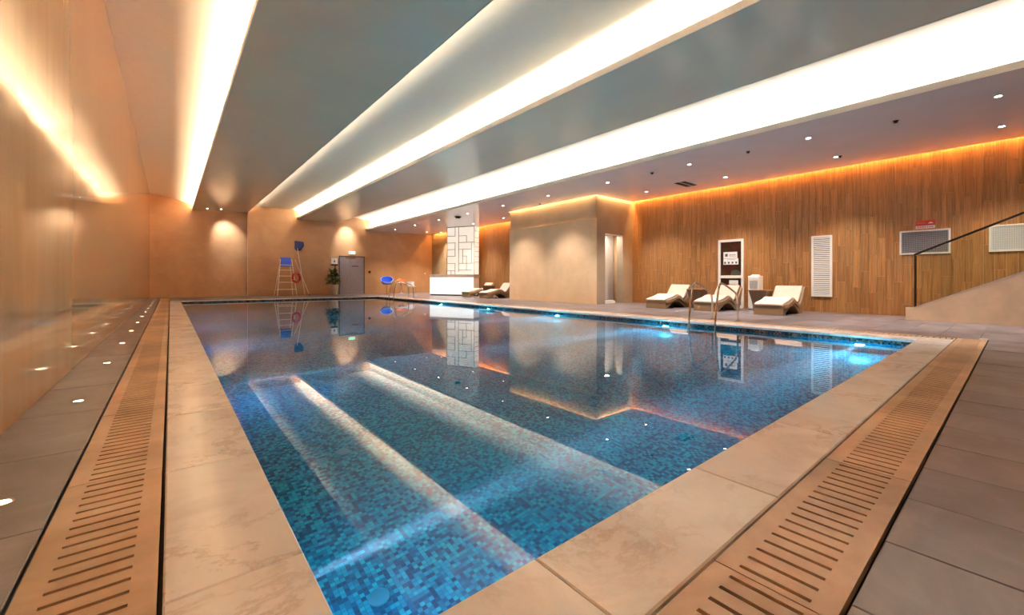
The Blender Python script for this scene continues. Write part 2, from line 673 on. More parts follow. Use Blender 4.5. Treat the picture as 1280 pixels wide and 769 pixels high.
# ------------------------------------------------------------------ floor: base, trenches, tiles
DL0, DL1 = -0.365, -0.03        # left drain
CL0 = -0.018                    # left coping outer edge
CN0 = 0.668                     # near coping outer edge
DN0, DN1 = 0.325, 0.655         # near drain
CR1 = 9.72                      # right coping outer edge
DR0, DR1 = 9.735, 10.065        # right drain
CF1 = 23.76                     # far coping outer edge
fb = MB()
BOT = -1.7
fb.box(XL, DL0 - .006, YN, YF, BOT, -.028)                       # under the left walkway
fb.box(DL0 - .006, DL1 + .006, YN, YF, BOT, -.14)                # left trench
fb.box(DL1 + .006, PX0 - .012, YN, YF, BOT, -.042)
fb.box(PX0 - .012, XR, YN, DN0 - .008, BOT, -.028)
fb.box(PX0 - .012, DR1, DN0 - .008, DN1 + .008, BOT, -.14)       # near trench
fb.box(PX0 - .012, DR0 - .006, DN1 + .008, PY0 - .012, BOT, -.042)
fb.box(PX1 + .012, DR0 - .006, PY0 - .012, PY1 + .012, BOT, -.042)
fb.box(DR0 - .006, DR1 + .006, DN1 + .008, CF1, BOT, -.14)       # right trench
fb.box(DR1 + .006, XR, DN0 - .008, CF1, BOT, -.028)
fb.box(PX0 - .012, DR1 + .006, PY1 + .012, YF, BOT, -.042)
fb.box(DR1 + .006, XR, CF1, YF, BOT, -.028)
fb.box(PX0 - .012, PX1 + .012, PY0 - .012, PY1 + .012, BOT, DEPTH - .03)
floor = structure(fb.build('floor', M['grout']))

tile_cache = {}


def tile_mesh(w_, d_, mat='tile', t=.026, ch=.003):
    key = (round(w_, 3), round(d_, 3), mat, t)
    if key not in tile_cache:
        tile_cache[key] = MB().cbox(-w_ / 2, w_ / 2, -d_ / 2, d_ / 2, -t, 0, ch).mesh('tile', M[mat])
    return tile_cache[key]


G = .0025
ntile = 0
rest = MB()


def lay(x0, x1, y0, y1):
    global ntile
    jz = random.uniform(-.0012, .0012)
    if ntile < 298:
        place('tile', tile_mesh(x1 - x0 - G, y1 - y0 - G), ((x0 + x1) / 2, (y0 + y1) / 2, jz), floor)
        ntile += 1
    else:
        rest.cbox(x0 + G / 2, x1 - G / 2, y0 + G / 2, y1 - G / 2, -.026, jz, .003)


y = -1.48                                      # left walkway, one column
while y < YF - .05:
    lay(XL, DL0 - .008, y, min(y + .96, YF))
    y += .96
for r_ in (0, 1):                              # near deck, rows of slabs set across
    x = DL0 - .006 if r_ else DL0 - .006
    xs = [DL1 + .0 - .335] + [0.13 + .472 * k for k in range(0, 22)]
    for a, b_ in zip(xs[:-1], xs[1:]):
        if b_ <= DR1 + .1 and (r_ == 0 or a > 0.5):
            lay(a, min(b_, DR1 + .006), DN0 - .012 - .96 * (r_ + 1), DN0 - .012 - .96 * r_)
xs = [DR1 + .01 + .94 * k for k in range(5)] + [14.3, XR]
y = -1.0
while y < YF - .02:                            # right deck
    y2 = min(y + .472, YF)
    for a, b_ in zip(xs[:-1], xs[1:]):
        if y > CF1 and False:
            continue
        lay(a, b_, y, y2)
    y = y2
x = DL1
while x < DR1:                                 # far deck
    for (ya, yb) in ((CF1 + .01, CF1 + .97), (CF1 + .97, CF1 + 1.93), (CF1 + 1.93, CF1 + 2.89), (CF1 + 2.89, YF)):
        lay(x, min(x + .94, DR1 + .006), ya, yb)
    x += .94
stuff(rest.build('far_tiles', M['tile'], floor))

# ------------------------------------------------------------------ pool: basin, waterline band, coping
pool = thing('swimming_pool', 'large rectangular pool lined with blue mosaic and edged with pale marble', 'pool', (0, 0, 0))
T = .012
bz = MB().box(PX0 - T, PX1 + T, PY0 - T, PY1 + T, DEPTH - .03, DEPTH)
bz.build('basin_floor', M['mosaic_floor'], pool)
BAND = -.17
for nm, a in (('basin_side', (PX0 - T, PX0)), ('basin_side', (PX1, PX1 + T))):
    MB().box(a[0], a[1], PY0, PY1, DEPTH, BAND).build(nm, M['mosaic_x'], pool)
    MB().box(a[0], a[1], PY0, PY1, BAND, -.04).build('waterline_band', M['band_x'], pool)
for a in ((PY0 - T, PY0), (PY1, PY1 + T)):
    MB().box(PX0 - T, PX1 + T, a[0], a[1], DEPTH, BAND).build('basin_end', M['mosaic_y'], pool)
    MB().box(PX0 - T, PX1 + T, a[0], a[1], BAND, -.04).build('waterline_band', M['band_y'], pool)
cop_cache = {}


def coping(x0, x1, y0, y1):
    w_, d_ = x1 - x0 - .003, y1 - y0 - .003
    k = (round(w_, 3), round(d_, 3))
    if k not in cop_cache:
        cop_cache[k] = MB().cbox(-w_ / 2, w_ / 2, -d_ / 2, d_ / 2, -.04, 0, .006).mesh('coping_slab', M['marble'])
    place('coping_slab', cop_cache[k], ((x0 + x1) / 2, (y0 + y1) / 2, random.uniform(-.0008, .0008)), pool)


ys = [CN0, 1.585] + [1.585 + 1.075 * k for k in range(1, 21)] + [CF1]
for a, b_ in zip(ys[:-1], ys[1:]):
    coping(CL0, PX0 + .012, a, b_)
xs = [PX0 + .012, .965] + [.965 + 1.095 * k for k in range(1, 8)] + [CR1]
for a, b_ in zip(xs[:-1], xs[1:]):
    coping(a, b_, CN0, PY0 + .012)
    coping(a, b_, PY1 - .012, CF1)
ys = [PY0 + .012] + [PY0 + .012 + 1.117 * k for k in range(1, 20)] + [PY1 - .012]
for a, b_ in zip(ys[:-1], ys[1:]):
    coping(PX1 - .012, CR1, a, b_)
inl = MB().lathe([(.055, 0), (.055, .008), (.045, .014), (.0, .015)], 20).mesh('floor_inlet', M['inlet'], True)
for (x, y) in ((1.15, 3.70), (4.4, 3.8), (7.4, 3.8), (.86, 2.16), (1.35, 9.0), (4.4, 9.0), (7.4, 9.0), (1.35, 14), (4.4, 14), (7.4, 14)):
    place('floor_inlet', inl, (x, y, DEPTH), pool)

wt = MB().box(PX0 - .005, PX1 + .005, PY0 - .005, PY1 + .005, DEPTH - .006, WATER)
tag(wt.build('pool_water', M['water']), 'still clear blue water filling the mosaic pool', 'water')

# underwater lamps
UWL = [(PX0, y, 1) for y in (1.90, 5.42, 8.98, 12.5, 16.0)] + [(PX1, y, -1) for y in (1.74, 5.35, 8.95, 12.5, 16.0)]
for i, (x, y, s) in enumerate(UWL):
    side = 'left' if s > 0 else 'right'
    t = thing('underwater_light', 'bluish underwater lamp in the %s pool wall, %s from the near end' % (side, ORD[i % 5]), 'lamp',
              (x, y, -.50), 0, 'underwater lamps along the %s pool wall' % side)
    rg = MB().torus((0, 0, 0), .075, .012, 24, 8)
    rg.v = [(q[1] * s + .004 * s, q[0], q[2]) for q in rg.v]
    rg.build('rim', M['steel'], t, True)
    ln = MB().lathe([(.07, 0), (.06, .012), (.0, .018)], 20)
    ln.v = [(q[2] * s, q[0], q[1]) for q in ln.v]
    ln.build('lens', M['uwlens'], t, True)
    spot_light('underwater_spot', (.04 * s, 0, 0), (4 * s, 0, .28 if s > 0 else .0), E_UWSPOT * (1.0 if s < 0 else .5), (0.45, 0.72, 1.0), 13, .9, .02, t)
    d_ = area_light('underwater_fill', (.05 * s, 0, 0), .12, .12, E_UWFILL * (2.0 if s < 0 else .22), (0.08, 0.80, 0.95),
                    (0, -PI / 2 * s, 0), t)

# ------------------------------------------------------------------ drain gratings
SP, SW = .0706, .0165


def grate(n, length, width):
    """slab along +x with n cross slots through it, corner at the origin"""
    m_ = MB()
    e = .065
    L = length - .004
    m_.box(0, L, 0, e, -.03, 0).box(0, L, width - e, width, -.03, 0)
    x0 = (L - (n - 1) * SP) / 2
    prev = 0.0
    for k in range(n):
        cx = x0 + k * SP
        m_.box(prev, cx - SW / 2, e, width - e, -.03, 0)
        prev = cx + SW / 2
    m_.box(prev, L, e, width - e, -.03, 0)
    return m_.mesh('grate_slab', M['drain'])


g18 = grate(18, 1.2755, .33)
g16 = grate(16, 1.2, .33)
t = thing('drain_grating', 'long slotted stone drain grating beside the left walkway', 'drain', (0, 0, 0))
MB().box(DL0 + .001, DL1 - .001, -2.4, YF - .2, -.139, -.13).build('channel', M['black'], t)
y = 1.47 - 3 * 1.2755
while y < YF - 1.3:
    place('grate_slab', g18, (DL1, y, random.uniform(-.001, .001)), t, (0, 0, PI / 2))
    y += 1.2755
t = thing('drain_grating', 'slotted tan stone drain grating between near marble edge and grey deck', 'drain', (0, 0, 0))
MB().box(PX0, DR1 - .001, DN0, DN1, -.139, -.13).build('channel', M['black'], t)
x = 1.43 - 1.2755
while x < 9.2:
    x1 = x + 1.2755
    place('grate_slab', g18, (x, DN0, random.uniform(-.001, .001)), t)
    x = x1
MB().box(x, DR1, DN0, DN1, -.03, 0).build('end_slab', M['drain'], t)
t = thing('drain_grating', 'narrow looking drain grating along the right marble edge by the ladder', 'drain', (0, 0, 0))
MB().box(DR0 + .001, DR1 - .001, DN1 + .01, CF1 - .01, -.139, -.13).build('channel', M['black'], t)
y = DN1 + .012
while y < CF1 - 1.25:
    place('grate_slab', g18, (DR1, y, 0), t, (0, 0, PI / 2))
    y += 1.2755

# ------------------------------------------------------------------ walls
structure(MB().box(XL - .2, XL, YN, YF, -.03, 5.4).build('wall_left', M['polished']))
structure(MB().box(XL - .2, XR + .2, YF, YF + .2, -.03, 5.4).build('wall_far', M['plaster']))
structure(MB().box(XL - .2, XR + .2, YN - .2, YN, -.03, 5.4).build('wall_near', M['plaster']))
structure(MB().box(3.4, 5.8, YF - .22, YF, -.001, 5.16).build('wall_far', M['plaster']))       # pier on the far wall
structure(MB().box(3.385, 3.399, YF - .235, YF - .2, 0, 4.6).build('trim_1', M['white']))
wr = structure(MB().box(XR + .012, XR + .2, YN, YF, -.03, 5.4).build('wall_right', M['joint']))

# timber planks on the right wall
BOX_Y0, BOX_Y1, BOX_X0 = 10.45, 15.75, 12.8
PW, PL = .178, 1.06
plank_cache = {}
far_planks = MB()


def plank(y0, y1, z0, z1, single):
    g = .006
    dx = random.uniform(-.0012, .0012)
    if single:
        k = (round(y1 - y0, 3), round(z1 - z0, 3))
        if k not in plank_cache:
            hy, hz = (y1 - y0) / 2 - g / 2, (z1 - z0) / 2 - g / 2
            q = MB().cbox(-hy, hy, -hz, hz, 0, .013, .002)
            q.v = [(-p_[2], p_[0], p_[1]) for p_ in q.v]
            plank_cache[k] = q.mesh('plank', M['wood'])
        place('plank', plank_cache[k], (XR + .012 + dx, (y0 + y1) / 2, (z0 + z1) / 2), wr)
    else:
        far_planks.box(XR + dx, XR + .012, y0 + g / 2, y1 - g / 2, z0 + g / 2, z1 - g / 2)


cols = []
y = -1.4
while y < BOX_Y0 - .01:
    cols.append((y, min(y + PW, BOX_Y0)))
    y += PW
y = BOX_Y1
while y < 23.0:
    cols.append((y, y + PW))
    y += PW
npl = 0
ZT = 4.72
for i, (a, b_) in enumerate(cols):
    z = -((i * 3) % 7) / 7.0 * PL
    while z < ZT:
        z0, z1 = max(0, z), min(z + PL, ZT)
        if z1 - z0 > .02:
            single = npl < 298 and a > -.62
            plank(a, b_, z0, z1, single)
            npl += single
        z += PL
stuff(far_planks.build('far_planks', M['wood'], wr))
structure(MB().box(XR - .012, XR + .012, 23.05, YF, 0, 5.2).build('wall_right', M['gold_plaster']))

# the stone room built out from the right wall
sr = MB()
OX0, OX1, OZ = 13.36, 14.52, 2.80
sr.box(BOX_X0, OX0, BOX_Y0, BOX_Y0 + .3, 0, 5.2)
sr.box(OX1, XR, BOX_Y0, BOX_Y0 + .3, 0, 5.2)
sr.box(OX0, OX1, BOX_Y0, BOX_Y0 + .3, OZ, 5.2)
sr.box(BOX_X0, BOX_X0 + .2, BOX_Y0 + .3, BOX_Y1, 0, 5.2)
sr.box(BOX_X0 + .2, XR, BOX_Y1 - .2, BOX_Y1, 0, 5.2)
sr.box(BOX_X0 + .2, XR, BOX_Y0 + .3, BOX_Y1 - .2, 2.95, 3.0)
structure(sr.build('wall_inner', M['brown_plaster']))
structure(MB().box(BOX_X0 - .045, BOX_X0 - .001, BOX_Y0 - .04, BOX_Y1 - .005, 0.0, 3.36).build('wall_inner', M['cladding']))
structure(MB().box(BOX_X0 + .25, XR - .05, BOX_Y0 + .95, BOX_Y0 + 1.05, 0, 2.94).build('wall_inner', M['white']))
structure(MB().box(OX0 + .02, OX1 - .5, BOX_Y0 + .02, BOX_Y0 + .3, 0.001, .12).build('trim_2', M['white']))
area_light('passage_light', (14.0, BOX_Y0 + .65, 2.9), .8, .2, 14, WHITE)

# ------------------------------------------------------------------ ceilings, soffits, coves
structure(MB().box(XL - .2, XR + .2, YN - .2, YF + .2, 5.4, 5.5).build('ceiling', M['ceiling']))
cv = MB()
prof = [(-.8, 5.30), (-.2, 5.22), (.26, 5.13), (.65, 5.0), (.95, 4.88), (1.22, 4.80)]
cv.prism(prof + [(1.22, 5.39), (-.8, 5.39)], YN, YF - .001, 'y')
structure(cv.build('ceiling', M['ceiling'], smooth=True))
structure(MB().box(3.1, 6.35, YN, YF, 5.16, 5.39).build('ceiling', M['ceiling']))
structure(MB().prism([(8.1, 5.1), (10.55, 4.98), (10.55, 5.39), (8.1, 5.39)], YN, YF).build('ceiling', M['ceiling']))


def soffit(x0, x1, z0, z1, mat, backs, y0=YN, y1=YF):
    """thin board (bottom z0 at x0 to z1 at x1) with upstand lips and trough backs"""
    m_ = MB()
    m_.prism([(x0, z0), (x1, z1), (x1, z1 + .025), (x0, z0 + .025)], y0, y1)
    s_ = structure(m_.build('ceiling', mat))
    for (xa, xb, za, zb) in backs:
        MB().box(xa, xb, y0, y1, za, zb).build('trough_back', M['ceiling'], s_)
    return s_


s = soffit(.9, 3.4, 4.62, 4.78, M['soffit_olive'], [(1.14, 1.18, 4.66, 4.84), (3.1, 3.14, 4.77, 5.17)])
MB().prism([(.885, 4.615), (.9, 4.615), (.9, 4.74), (.885, 4.74)], YN, YF).build('lip', M['lip'], s)
MB().prism([(3.4, 4.775), (3.415, 4.775), (3.415, 4.83), (3.4, 4.83)], YN, YF).build('lip', M['lip'], s)
s = soffit(5.98, 8.36, 4.62, 4.62, M['soffit'], [(6.21, 6.25, 4.63, 5.17), (8.1, 8.14, 4.63, 5.12)])
MB().box(5.965, 5.98, YN, YF, 4.615, 4.74).build('lip', M['lip'], s)
MB().box(8.36, 8.375, YN, YF, 4.615, 4.72).build('lip', M['lip'], s)
s = structure(MB().box(10.2, 12.73, YN, YF, 4.25, 4.275).build('ceiling', M['soffit_mauve']))
MB().box(12.73, 15.08, YN, BOX_Y0 - .07, 4.25, 4.275).build('panel', M['soffit_mauve'], s)
MB().box(12.73, 14.9, BOX_Y1 + .07, YF - .3, 4.25, 4.275).build('panel', M['soffit_mauve'], s)
MB().box(10.185, 10.2, YN, YF, 4.245, 4.37).build('lip', M['lip'], s)
MB().box(10.45, 10.49, YN, YF, 4.275, 5.0).build('trough_back', M['ceiling'], s)
# covers over the light slots
MB().box(14.9, XR, YN, BOX_Y0 - .07, 4.5, 4.52).build('slot_cover', M['ceiling'], s)
MB().box(14.6, XR, BOX_Y1 + .07, YF, 4.5, 4.52).build('slot_cover', M['ceiling'], s)
MB().box(12.6, BOX_X0, BOX_Y0 - .3, BOX_Y1 + .3, 4.5, 4.52).build('slot_cover', M['ceiling'], s)
MB().box(BOX_X0, 14.9, BOX_Y0 - .3, BOX_Y0, 4.5, 4.52).build('slot_cover', M['ceiling'], s)


# ------------------------------------------------------------------ ceiling fittings
def downlight(x, y, z, label, group, energy=E_DOWN, angle=96, target=None, lens=True, color=WHITE):
    t_ = thing('downlight', label, 'lamp', (x, y, z), 0, group)
    MB().lathe([(.045, -.001), (.062, -.006), (.066, -.003), (.066, .0)], 20).build('trim_ring', M['white'], t_, True)
    MB().lathe([(.044, -.002), (.03, -.0035), (0, -.004)], 16).build('lens', M['lens'], t_)
    tg = (0, 0, -4) if target is None else target
    spot_light('downlight_beam', (0, 0, -.03), tg, energy, color, angle, 1.0, .04, t_)
    return t_


for k in range(10):
    downlight(11.45, .25 + 2.87 * k, Z_SOF3, 'small downlight in the ceiling row nearest the pool, %s from the far wall' % ORD[9 - k], 'downlights in the pool side row')
for k in range(10):
    y = .25 + 2.87 * k
    if BOX_Y0 - .3 < y < BOX_Y1 + .3:
        continue
    where = ('%s out from the stone room towards the stairs' % ORD[3 - k]) if k < 4 else ('%s from the far wall' % ORD[9 - k])
    downlight(13.75, y, Z_SOF3, 'small timber side ceiling downlight, ' + where, 'downlights in the timber wall row')
downlight(14.6, 25.6, Z_SOF3, 'small downlight between the lit screen and the far wall', None)
zs = 4.62 + .16 * (2.09 - .9) / 2.5
downlight(2.09, 27.0, zs, 'downlight casting a white pool of light on the far left wall', None, E_WALLSPOT, 62, (.25, .75, -1.0), color=(.82, .90, 1))
zs = 4.62 + .16 * (1.49 - .9) / 2.5
downlight(1.49, 27.0, zs, 'unlit looking downlight left of the one that lights the far left wall', None, 4, 60)
downlight(8.9, 27.1, 5.06, 'downlight casting a white pool of light above the grey double door', None, E_WALLSPOT * 1.3, 58, (-.0, .75, -1.25), color=(.82, .90, 1))

spr = MB().lathe([(.012, -.05), (.035, -.045), (.03, -.02), (.05, -.01), (.05, 0)], 14).mesh('sprinkler_head', M['dark_metal'], True)
for (x, y, z, lb) in ((11.58, 1.63, 4.25, 'above the stair foot, nearest of them to the camera'), (11.44, 4.42, 4.25, 'in front of the right hand lounger'), (13.72, 3.03, 4.25, 'close to the timber wall above the tall louvre'), (11.44, 7.17, 4.25, 'in front of the two slot ceiling vent'), (12.4, 13.2, 4.25, 'over the long face of the stone room')):
    o = place('sprinkler', spr, (x, y, z))
    tag(o, 'small dark sprinkler head ' + lb, 'sprinkler', 'sprinkler heads')


def slot_vent(x0, x1, y0, y1, z, label, n):
    t_ = thing('ceiling_vent', label, 'vent', ((x0 + x1) / 2, (y0 + y1) / 2, z))
    hx, hy = (x1 - x0) / 2, (y1 - y0) / 2
    MB().box(-hx, hx, -hy, -hy + .02, -.008, -.0005).box(-hx, hx, hy - .02, hy, -.008, -.0005).box(-hx, -hx + .02, -hy + .02, hy - .02, -.008, -.0005) \
        .box(hx - .02, hx, -hy + .02, hy - .02, -.008, -.0005).build('frame', M['soffit_mauve'], t_)
    MB().box(-hx + .02, hx - .02, -hy + .02, hy - .02, -.002, -.0005).build('opening', M['black'], t_)
    for k in range(n):
        yy = -hy + (2 * hy) * (k + 1) / (n + 1)
        MB().box(-hx + .02, hx - .02, yy - .02, yy + .02, -.007, -.003).build('blade', M['soffit_mauve'], t_)


slot_vent(13.2, 14.15, 7.05, 7.5, 4.25, 'dark two slot ceiling vent near the stone room corner', 1)
slot_vent(6.6, 7.9, 27.35, 27.55, 4.62, 'thin dark slot vent in grey ceiling above the pool nets', 0)

# uplights sunk in the left walkway
pr_ = MB().lathe([(.05, 0), (.05, .003), (.034, .006)], 18)
for k in range(1, 14):
    y = .83 + 1.9 * k
    t = thing('floor_uplight', 'small uplight sunk in the left walkway, %s one from the camera' % ORD[k - 1], 'lamp', (-.55, y, .0015), 0,
              'uplights in the left walkway')
    MB().torus((0, 0, .001), .034, .004, 20, 6, 'z').build('rim', M['steel'], t, True)
    MB().lathe([(.027, .0), (.025, .0035), (0, .004)], 16).build('lens', M['uplens'], t)
    spot_light('uplight_beam', (0, 0, .02), (-.20, 0, 1.6), E_UPLIGHT, WARM, 34, .8, .02, t)

# ------------------------------------------------------------------ right wall fittings (all stand on the planks)
FX = XR - .004


def wall_grille(y0, y1, z0, z1, label, mat_back, fin, nh, nv):
    t_ = thing('wall_grille', label, 'vent', (FX, (y0 + y1) / 2, z0))
    hy, h_ = (y1 - y0) / 2, z1 - z0
    fr_ = .04
    MB().box(-.03, 0, -hy, hy, 0, fr_).box(-.03, 0, -hy, hy, h_ - fr_, h_).box(-.03, 0, -hy, -hy + fr_, fr_, h_ - fr_) \
        .box(-.03, 0, hy - fr_, hy, fr_, h_ - fr_).build('frame', M['white'], t_, bevel=.004)
    MB().box(-.004, 0, -hy + fr_, hy - fr_, fr_, h_ - fr_).build('duct', mat_back, t_)
    iv = MB()
    for k in range(nv):
        yy = -hy + fr_ + (2 * hy - 2 * fr_) * (k + .5) / nv
        iv.box(-.022, -.016, yy - .0045, yy + .0045, fr_, h_ - fr_)
    stuff(iv.build('upright_fins', fin, t_))
    ih = MB()
    for k in range(nh):
        zz = fr_ + (h_ - 2 * fr_) * (k + .5) / nh
        ih.box(-.015, -.006, -hy + fr_, hy - fr_, zz - .006, zz + .006)
    stuff(ih.build('cross_fins', fin, t_))


M['fin_grey'] = plain('fin_grey', (0.36, 0.335, 0.35), 0.5)
M['duct'] = plain('duct_grey', (0.06, 0.055, 0.07), 0.6)
M['duct_lit'] = plain('duct_pale', (0.42, 0.48, 0.56), 0.6)  # lit copy of the duct, its brightness put into the pale colour
wall_grille(1.105, 2.055, 1.64, 2.27, 'white framed grey grille under the red sign', M['duct'], M['fin_grey'], 16, 26)
wall_grille(-.52, .475, 1.64, 2.27, 'white framed pale grille behind the stair handrail at right', M['duct_lit'], M['white'], 16, 26)
# tall louvre
t = thing('wall_louvre', 'tall white slatted louvre on the timber wall by the right lounger', 'vent', (FX, 3.79, .46))
MB().box(-.035, 0, -.26, .26, 0, .055).box(-.035, 0, -.26, .26, 1.785, 1.84).box(-.035, 0, -.26, -.205, .055, 1.785) \
    .box(-.035, 0, .205, .26, .055, 1.785).build('frame', M['white'], t, bevel=.004)
MB().box(-.004, 0, -.205, .205, .055, 1.785).build('duct', M['duct'], t)
sl = MB().prism([(-.034, -.018), (-.029, -.018), (-.006, .022), (-.011, .022)], -.205, .205).mesh('slat', M['white'])
for k in range(30):
    place('slat', sl, (0, 0, .055 + 1.73 * (k + .5) / 30), t)
# red sign with a pale strip
t = thing('wall_sign', 'small red sign with white lower strip above the grey grille', 'sign', (FX, 1.565, 2.31))
MB().box(-.012, 0, -.18, .18, .075, .20).build('plate', M['red'], t)
MB().box(-.012, 0, -.18, .18, .0, .072).build('strip', M['paper'], t)
MB().prism([(-.15, .12), (-.045, .12), (-.075, .15), (-.10, .165), (-.125, .15)], -.0145, -.0125, 'x').build('emblem', M['paper'], t)
iv = MB()
for k in range(7):
    iv.box(-.0145, -.0125, .13 - k * .043 - .014, .13 - k * .043 + .014, .022, .05)
iv.build('lettering', M['red'], t)
iv = MB()
for k in range(5):
    iv.box(-.0145, -.0125, .145 - k * .036 - .011, .145 - k * .036 + .011, .125, .155)
M['pink_ink'] = plain('pale_red_ink', (0.62, 0.16, 0.11), 0.5)
iv.build('lettering', M['pink_ink'], t)

# framed glass door with notices
dr = thing('door_1', 'white framed glass door with paper notices and dark red inside', 'door', (FX, 6.42, 0))
del dr['category'], dr['label']
structure(dr)
hw = .43
MB().box(-.05, 0, -hw, -hw + .085, 0, 2.38).box(-.05, 0, hw - .085, hw, 0, 2.38).box(-.05, 0, -hw + .085, hw - .085, 2.295, 2.38) \
    .box(-.05, 0, -hw + .085, hw - .085, 1.02, 1.12).box(-.05, 0, -hw + .085, hw - .085, 0, .09).build('frame', M['white'], dr, bevel=.004)
MB().box(-.006, 0, -hw + .085, hw - .085, .09, 2.295).build('lining', M['dark_red'], dr)
for (za, zb) in ((.09, 1.02), (1.12, 2.295)):
    MB().box(-.030, -.026, -hw + .085, hw - .085, za, zb).build('pane', M['glass'], dr)
for (ya, yb, za, zb) in ((-.22, .25, 1.72, 1.94), (-.255, .25, 1.50, 1.71), (-.25, .05, .80, .95)):
    o = MB().box(-.0335, -.031, ya, yb, za, zb).build('notice', M['paper'], dr)
iv = MB()
iv.box(-.0345, -.0336, .10, .19, 1.78, 1.88)
for k in range(5):
    iv.box(-.0345, -.0336, .04 - k * .045 - .015, .04 - k * .045 + .015, 1.82, 1.85)
for k in range(6):
    iv.box(-.0345, -.0336, .03 - k * .04 - .012, .03 - k * .04 + .012, 1.78, 1.795)
    iv.box(-.0345, -.0336, .10 - k * .045 - .014, .10 - k * .045 + .014, 1.665, 1.68)
for k in range(4):
    iv.box(-.0345, -.0336, .19 - k * .125 - .03, .19 - k * .125 + .03, 1.53, 1.60)
iv.build('print', M['ink'], dr)
MB().lathe([(.17, 0), (.18, .06), (.14, .16), (.05, .2), (0, .2)], 16).build('basket', M['cushion'], dr, True, (-.0, -.15, 1.12)).scale = (.1, 1, 1)

# ------------------------------------------------------------------ water cooler
t = thing('water_cooler', 'white floor standing water cooler between two loungers', 'cooler', (14.68, 5.44, 0))
MB().box(-.16, .17, -.17, .17, .02, 1.09).build('body', M['white_plastic'], t, bevel=.015)
MB().box(-.172, -.161, -.15, .15, .04, .58).build('cabinet_door', M['white_plastic'], t, bevel=.004)
M['grey_plastic'] = plain('grey_plastic', (0.40, 0.38, 0.37), 0.4)
MB().box(-.166, -.161, -.12, .12, .66, .92).build('recess', M['grey_plastic'], t)
MB().box(-.20, -.161, -.13, .13, .62, .66).build('drip_tray', M['white_plastic'], t)
for k in (-.05, .05):
    MB().tube([(-.165, k, .88), (-.20, k, .88), (-.205, k, .84)], .012).build('tap', M['grey_plastic'], t, True)
MB().box(-.168, -.161, -.13, .13, .95, 1.05).build('control_panel', M['paper'], t)
MB().lathe([(.13, 0), (.13, .03), (.06, .05), (0, .05)], 20).build('cap', M['white_plastic'], t, True, (0, 0, 1.09))
for (a, b_) in ((-.13, -.14), (.13, -.14), (-.13, .14), (.13, .14)):
    MB().lathe([(.018, 0), (.018, .021)], 10).build('foot', M['black'], t, False, (a, b_, 0))


# ------------------------------------------------------------------ loungers and side tables
def smooth_curve(pts, n=5):
    out_ = []
    P = [pts[0]] + list(pts) + [pts[-1]]
    for i in range(1, len(P) - 2):
        p0, p1, p2, p3 = P[i - 1], P[i], P[i + 1], P[i + 2]
        for k in range(n):
            t_ = k / n
            q = []
            for d_ in range(2):
                a, b__, c_, e_ = p0[d_], p1[d_], p2[d_], p3[d_]
                q.append(.5 * (2 * b__ + (c_ - a) * t_ + (2 * a - 5 * b__ + 4 * c_ - e_) * t_ ** 2 + (3 * b__ - a - 3 * c_ + e_) * t_ ** 3))
            out_.append(tuple(q))
    out_.append(pts[-1])
    return out_


def make_lounger(label):
    t_ = thing('sun_lounger', label, 'lounger', (0, 0, 0), 0, 'wicker pool loungers')
    W = .36
    top = smooth_curve([(0, .25), (.25, .26), (.5, .31), (.72, .37), (.9, .36), (1.08, .28), (1.22, .235), (1.36, .30), (1.52, .50), (1.68, .74)])
    bot = smooth_curve([(.0, .0), (.08, .0), (.22, .07), (.45, .18), (.72, .235), (.94, .20), (1.12, .10), (1.27, .0), (1.56, .0), (1.80, .70)])
    fr_ = MB().ribbon(top, bot, -W, W).build('frame', M['wicker'], t_, True)
    for s_ in (-1, 1):      # raised side rails
        tp = [(x_, z_ + .035) for (x_, z_) in top]
        bt = [(x_, z_ - .05) for (x_, z_) in top]
        y0, y1 = (W, W + .03) if s_ > 0 else (-W - .03, -W)
        MB().ribbon(tp, bt, y0, y1).build('side_rail', M['wicker'], t_, True)
    seat = smooth_curve([(-.03, .262), (.25, .285), (.5, .33), (.72, .39), (.9, .38), (1.08, .30), (1.20, .262)])
    n_ = len(seat)
    st = [(x_, z_ + .085 * min(1, .55 + 3 * min(i, n_ - 1 - i) / n_)) for i, (x_, z_) in enumerate(seat)]
    MB().ribbon(st, [(x_, z_ - .008) for x_, z_ in seat], -W + .012, W - .012).build('seat_cushion', M['cushion'], t_, True, bevel=.022)
    bk = [(1.20, .30), (1.30, .34), (1.42, .44), (1.55, .60), (1.66, .765)]
    nx, nz = -.80, .56
    th = [.05, .085, .095, .095, .06]
    MB().ribbon([(x_ + nx * d_, z_ + nz * d_) for (x_, z_), d_ in zip(bk, th)], bk, -W + .012, W - .012).build('back_cushion', M['cushion'], t_, True, bevel=.022)
    for s_ in (-1, 1):
        MB().lathe([(.018, 0), (.018, .05)], 8).build('foot', M['black'], fr_, False, (.62, s_ * .28, .0)).scale = (1, 1, 3.2)
    return t_


lg = make_lounger('cream cushioned wicker lounger beside the tall white louvre')
lg.location = (12.66, 4.37, 0)
dup(lg, (12.70, 6.13, 0), 0, 'cream cushioned wicker lounger in front of the framed glass door')
dup(lg, (12.66, 7.80, 0), 0, 'cream cushioned wicker lounger nearest the stone room doorway')
dup(lg, (12.38, 17.42, 0), 0, 'wicker lounger partly hidden by the stone room, nearer of the two there')
dup(lg, (12.50, 19.25, 0), 0, 'wicker lounger beside the glowing counter, farther of the two there')


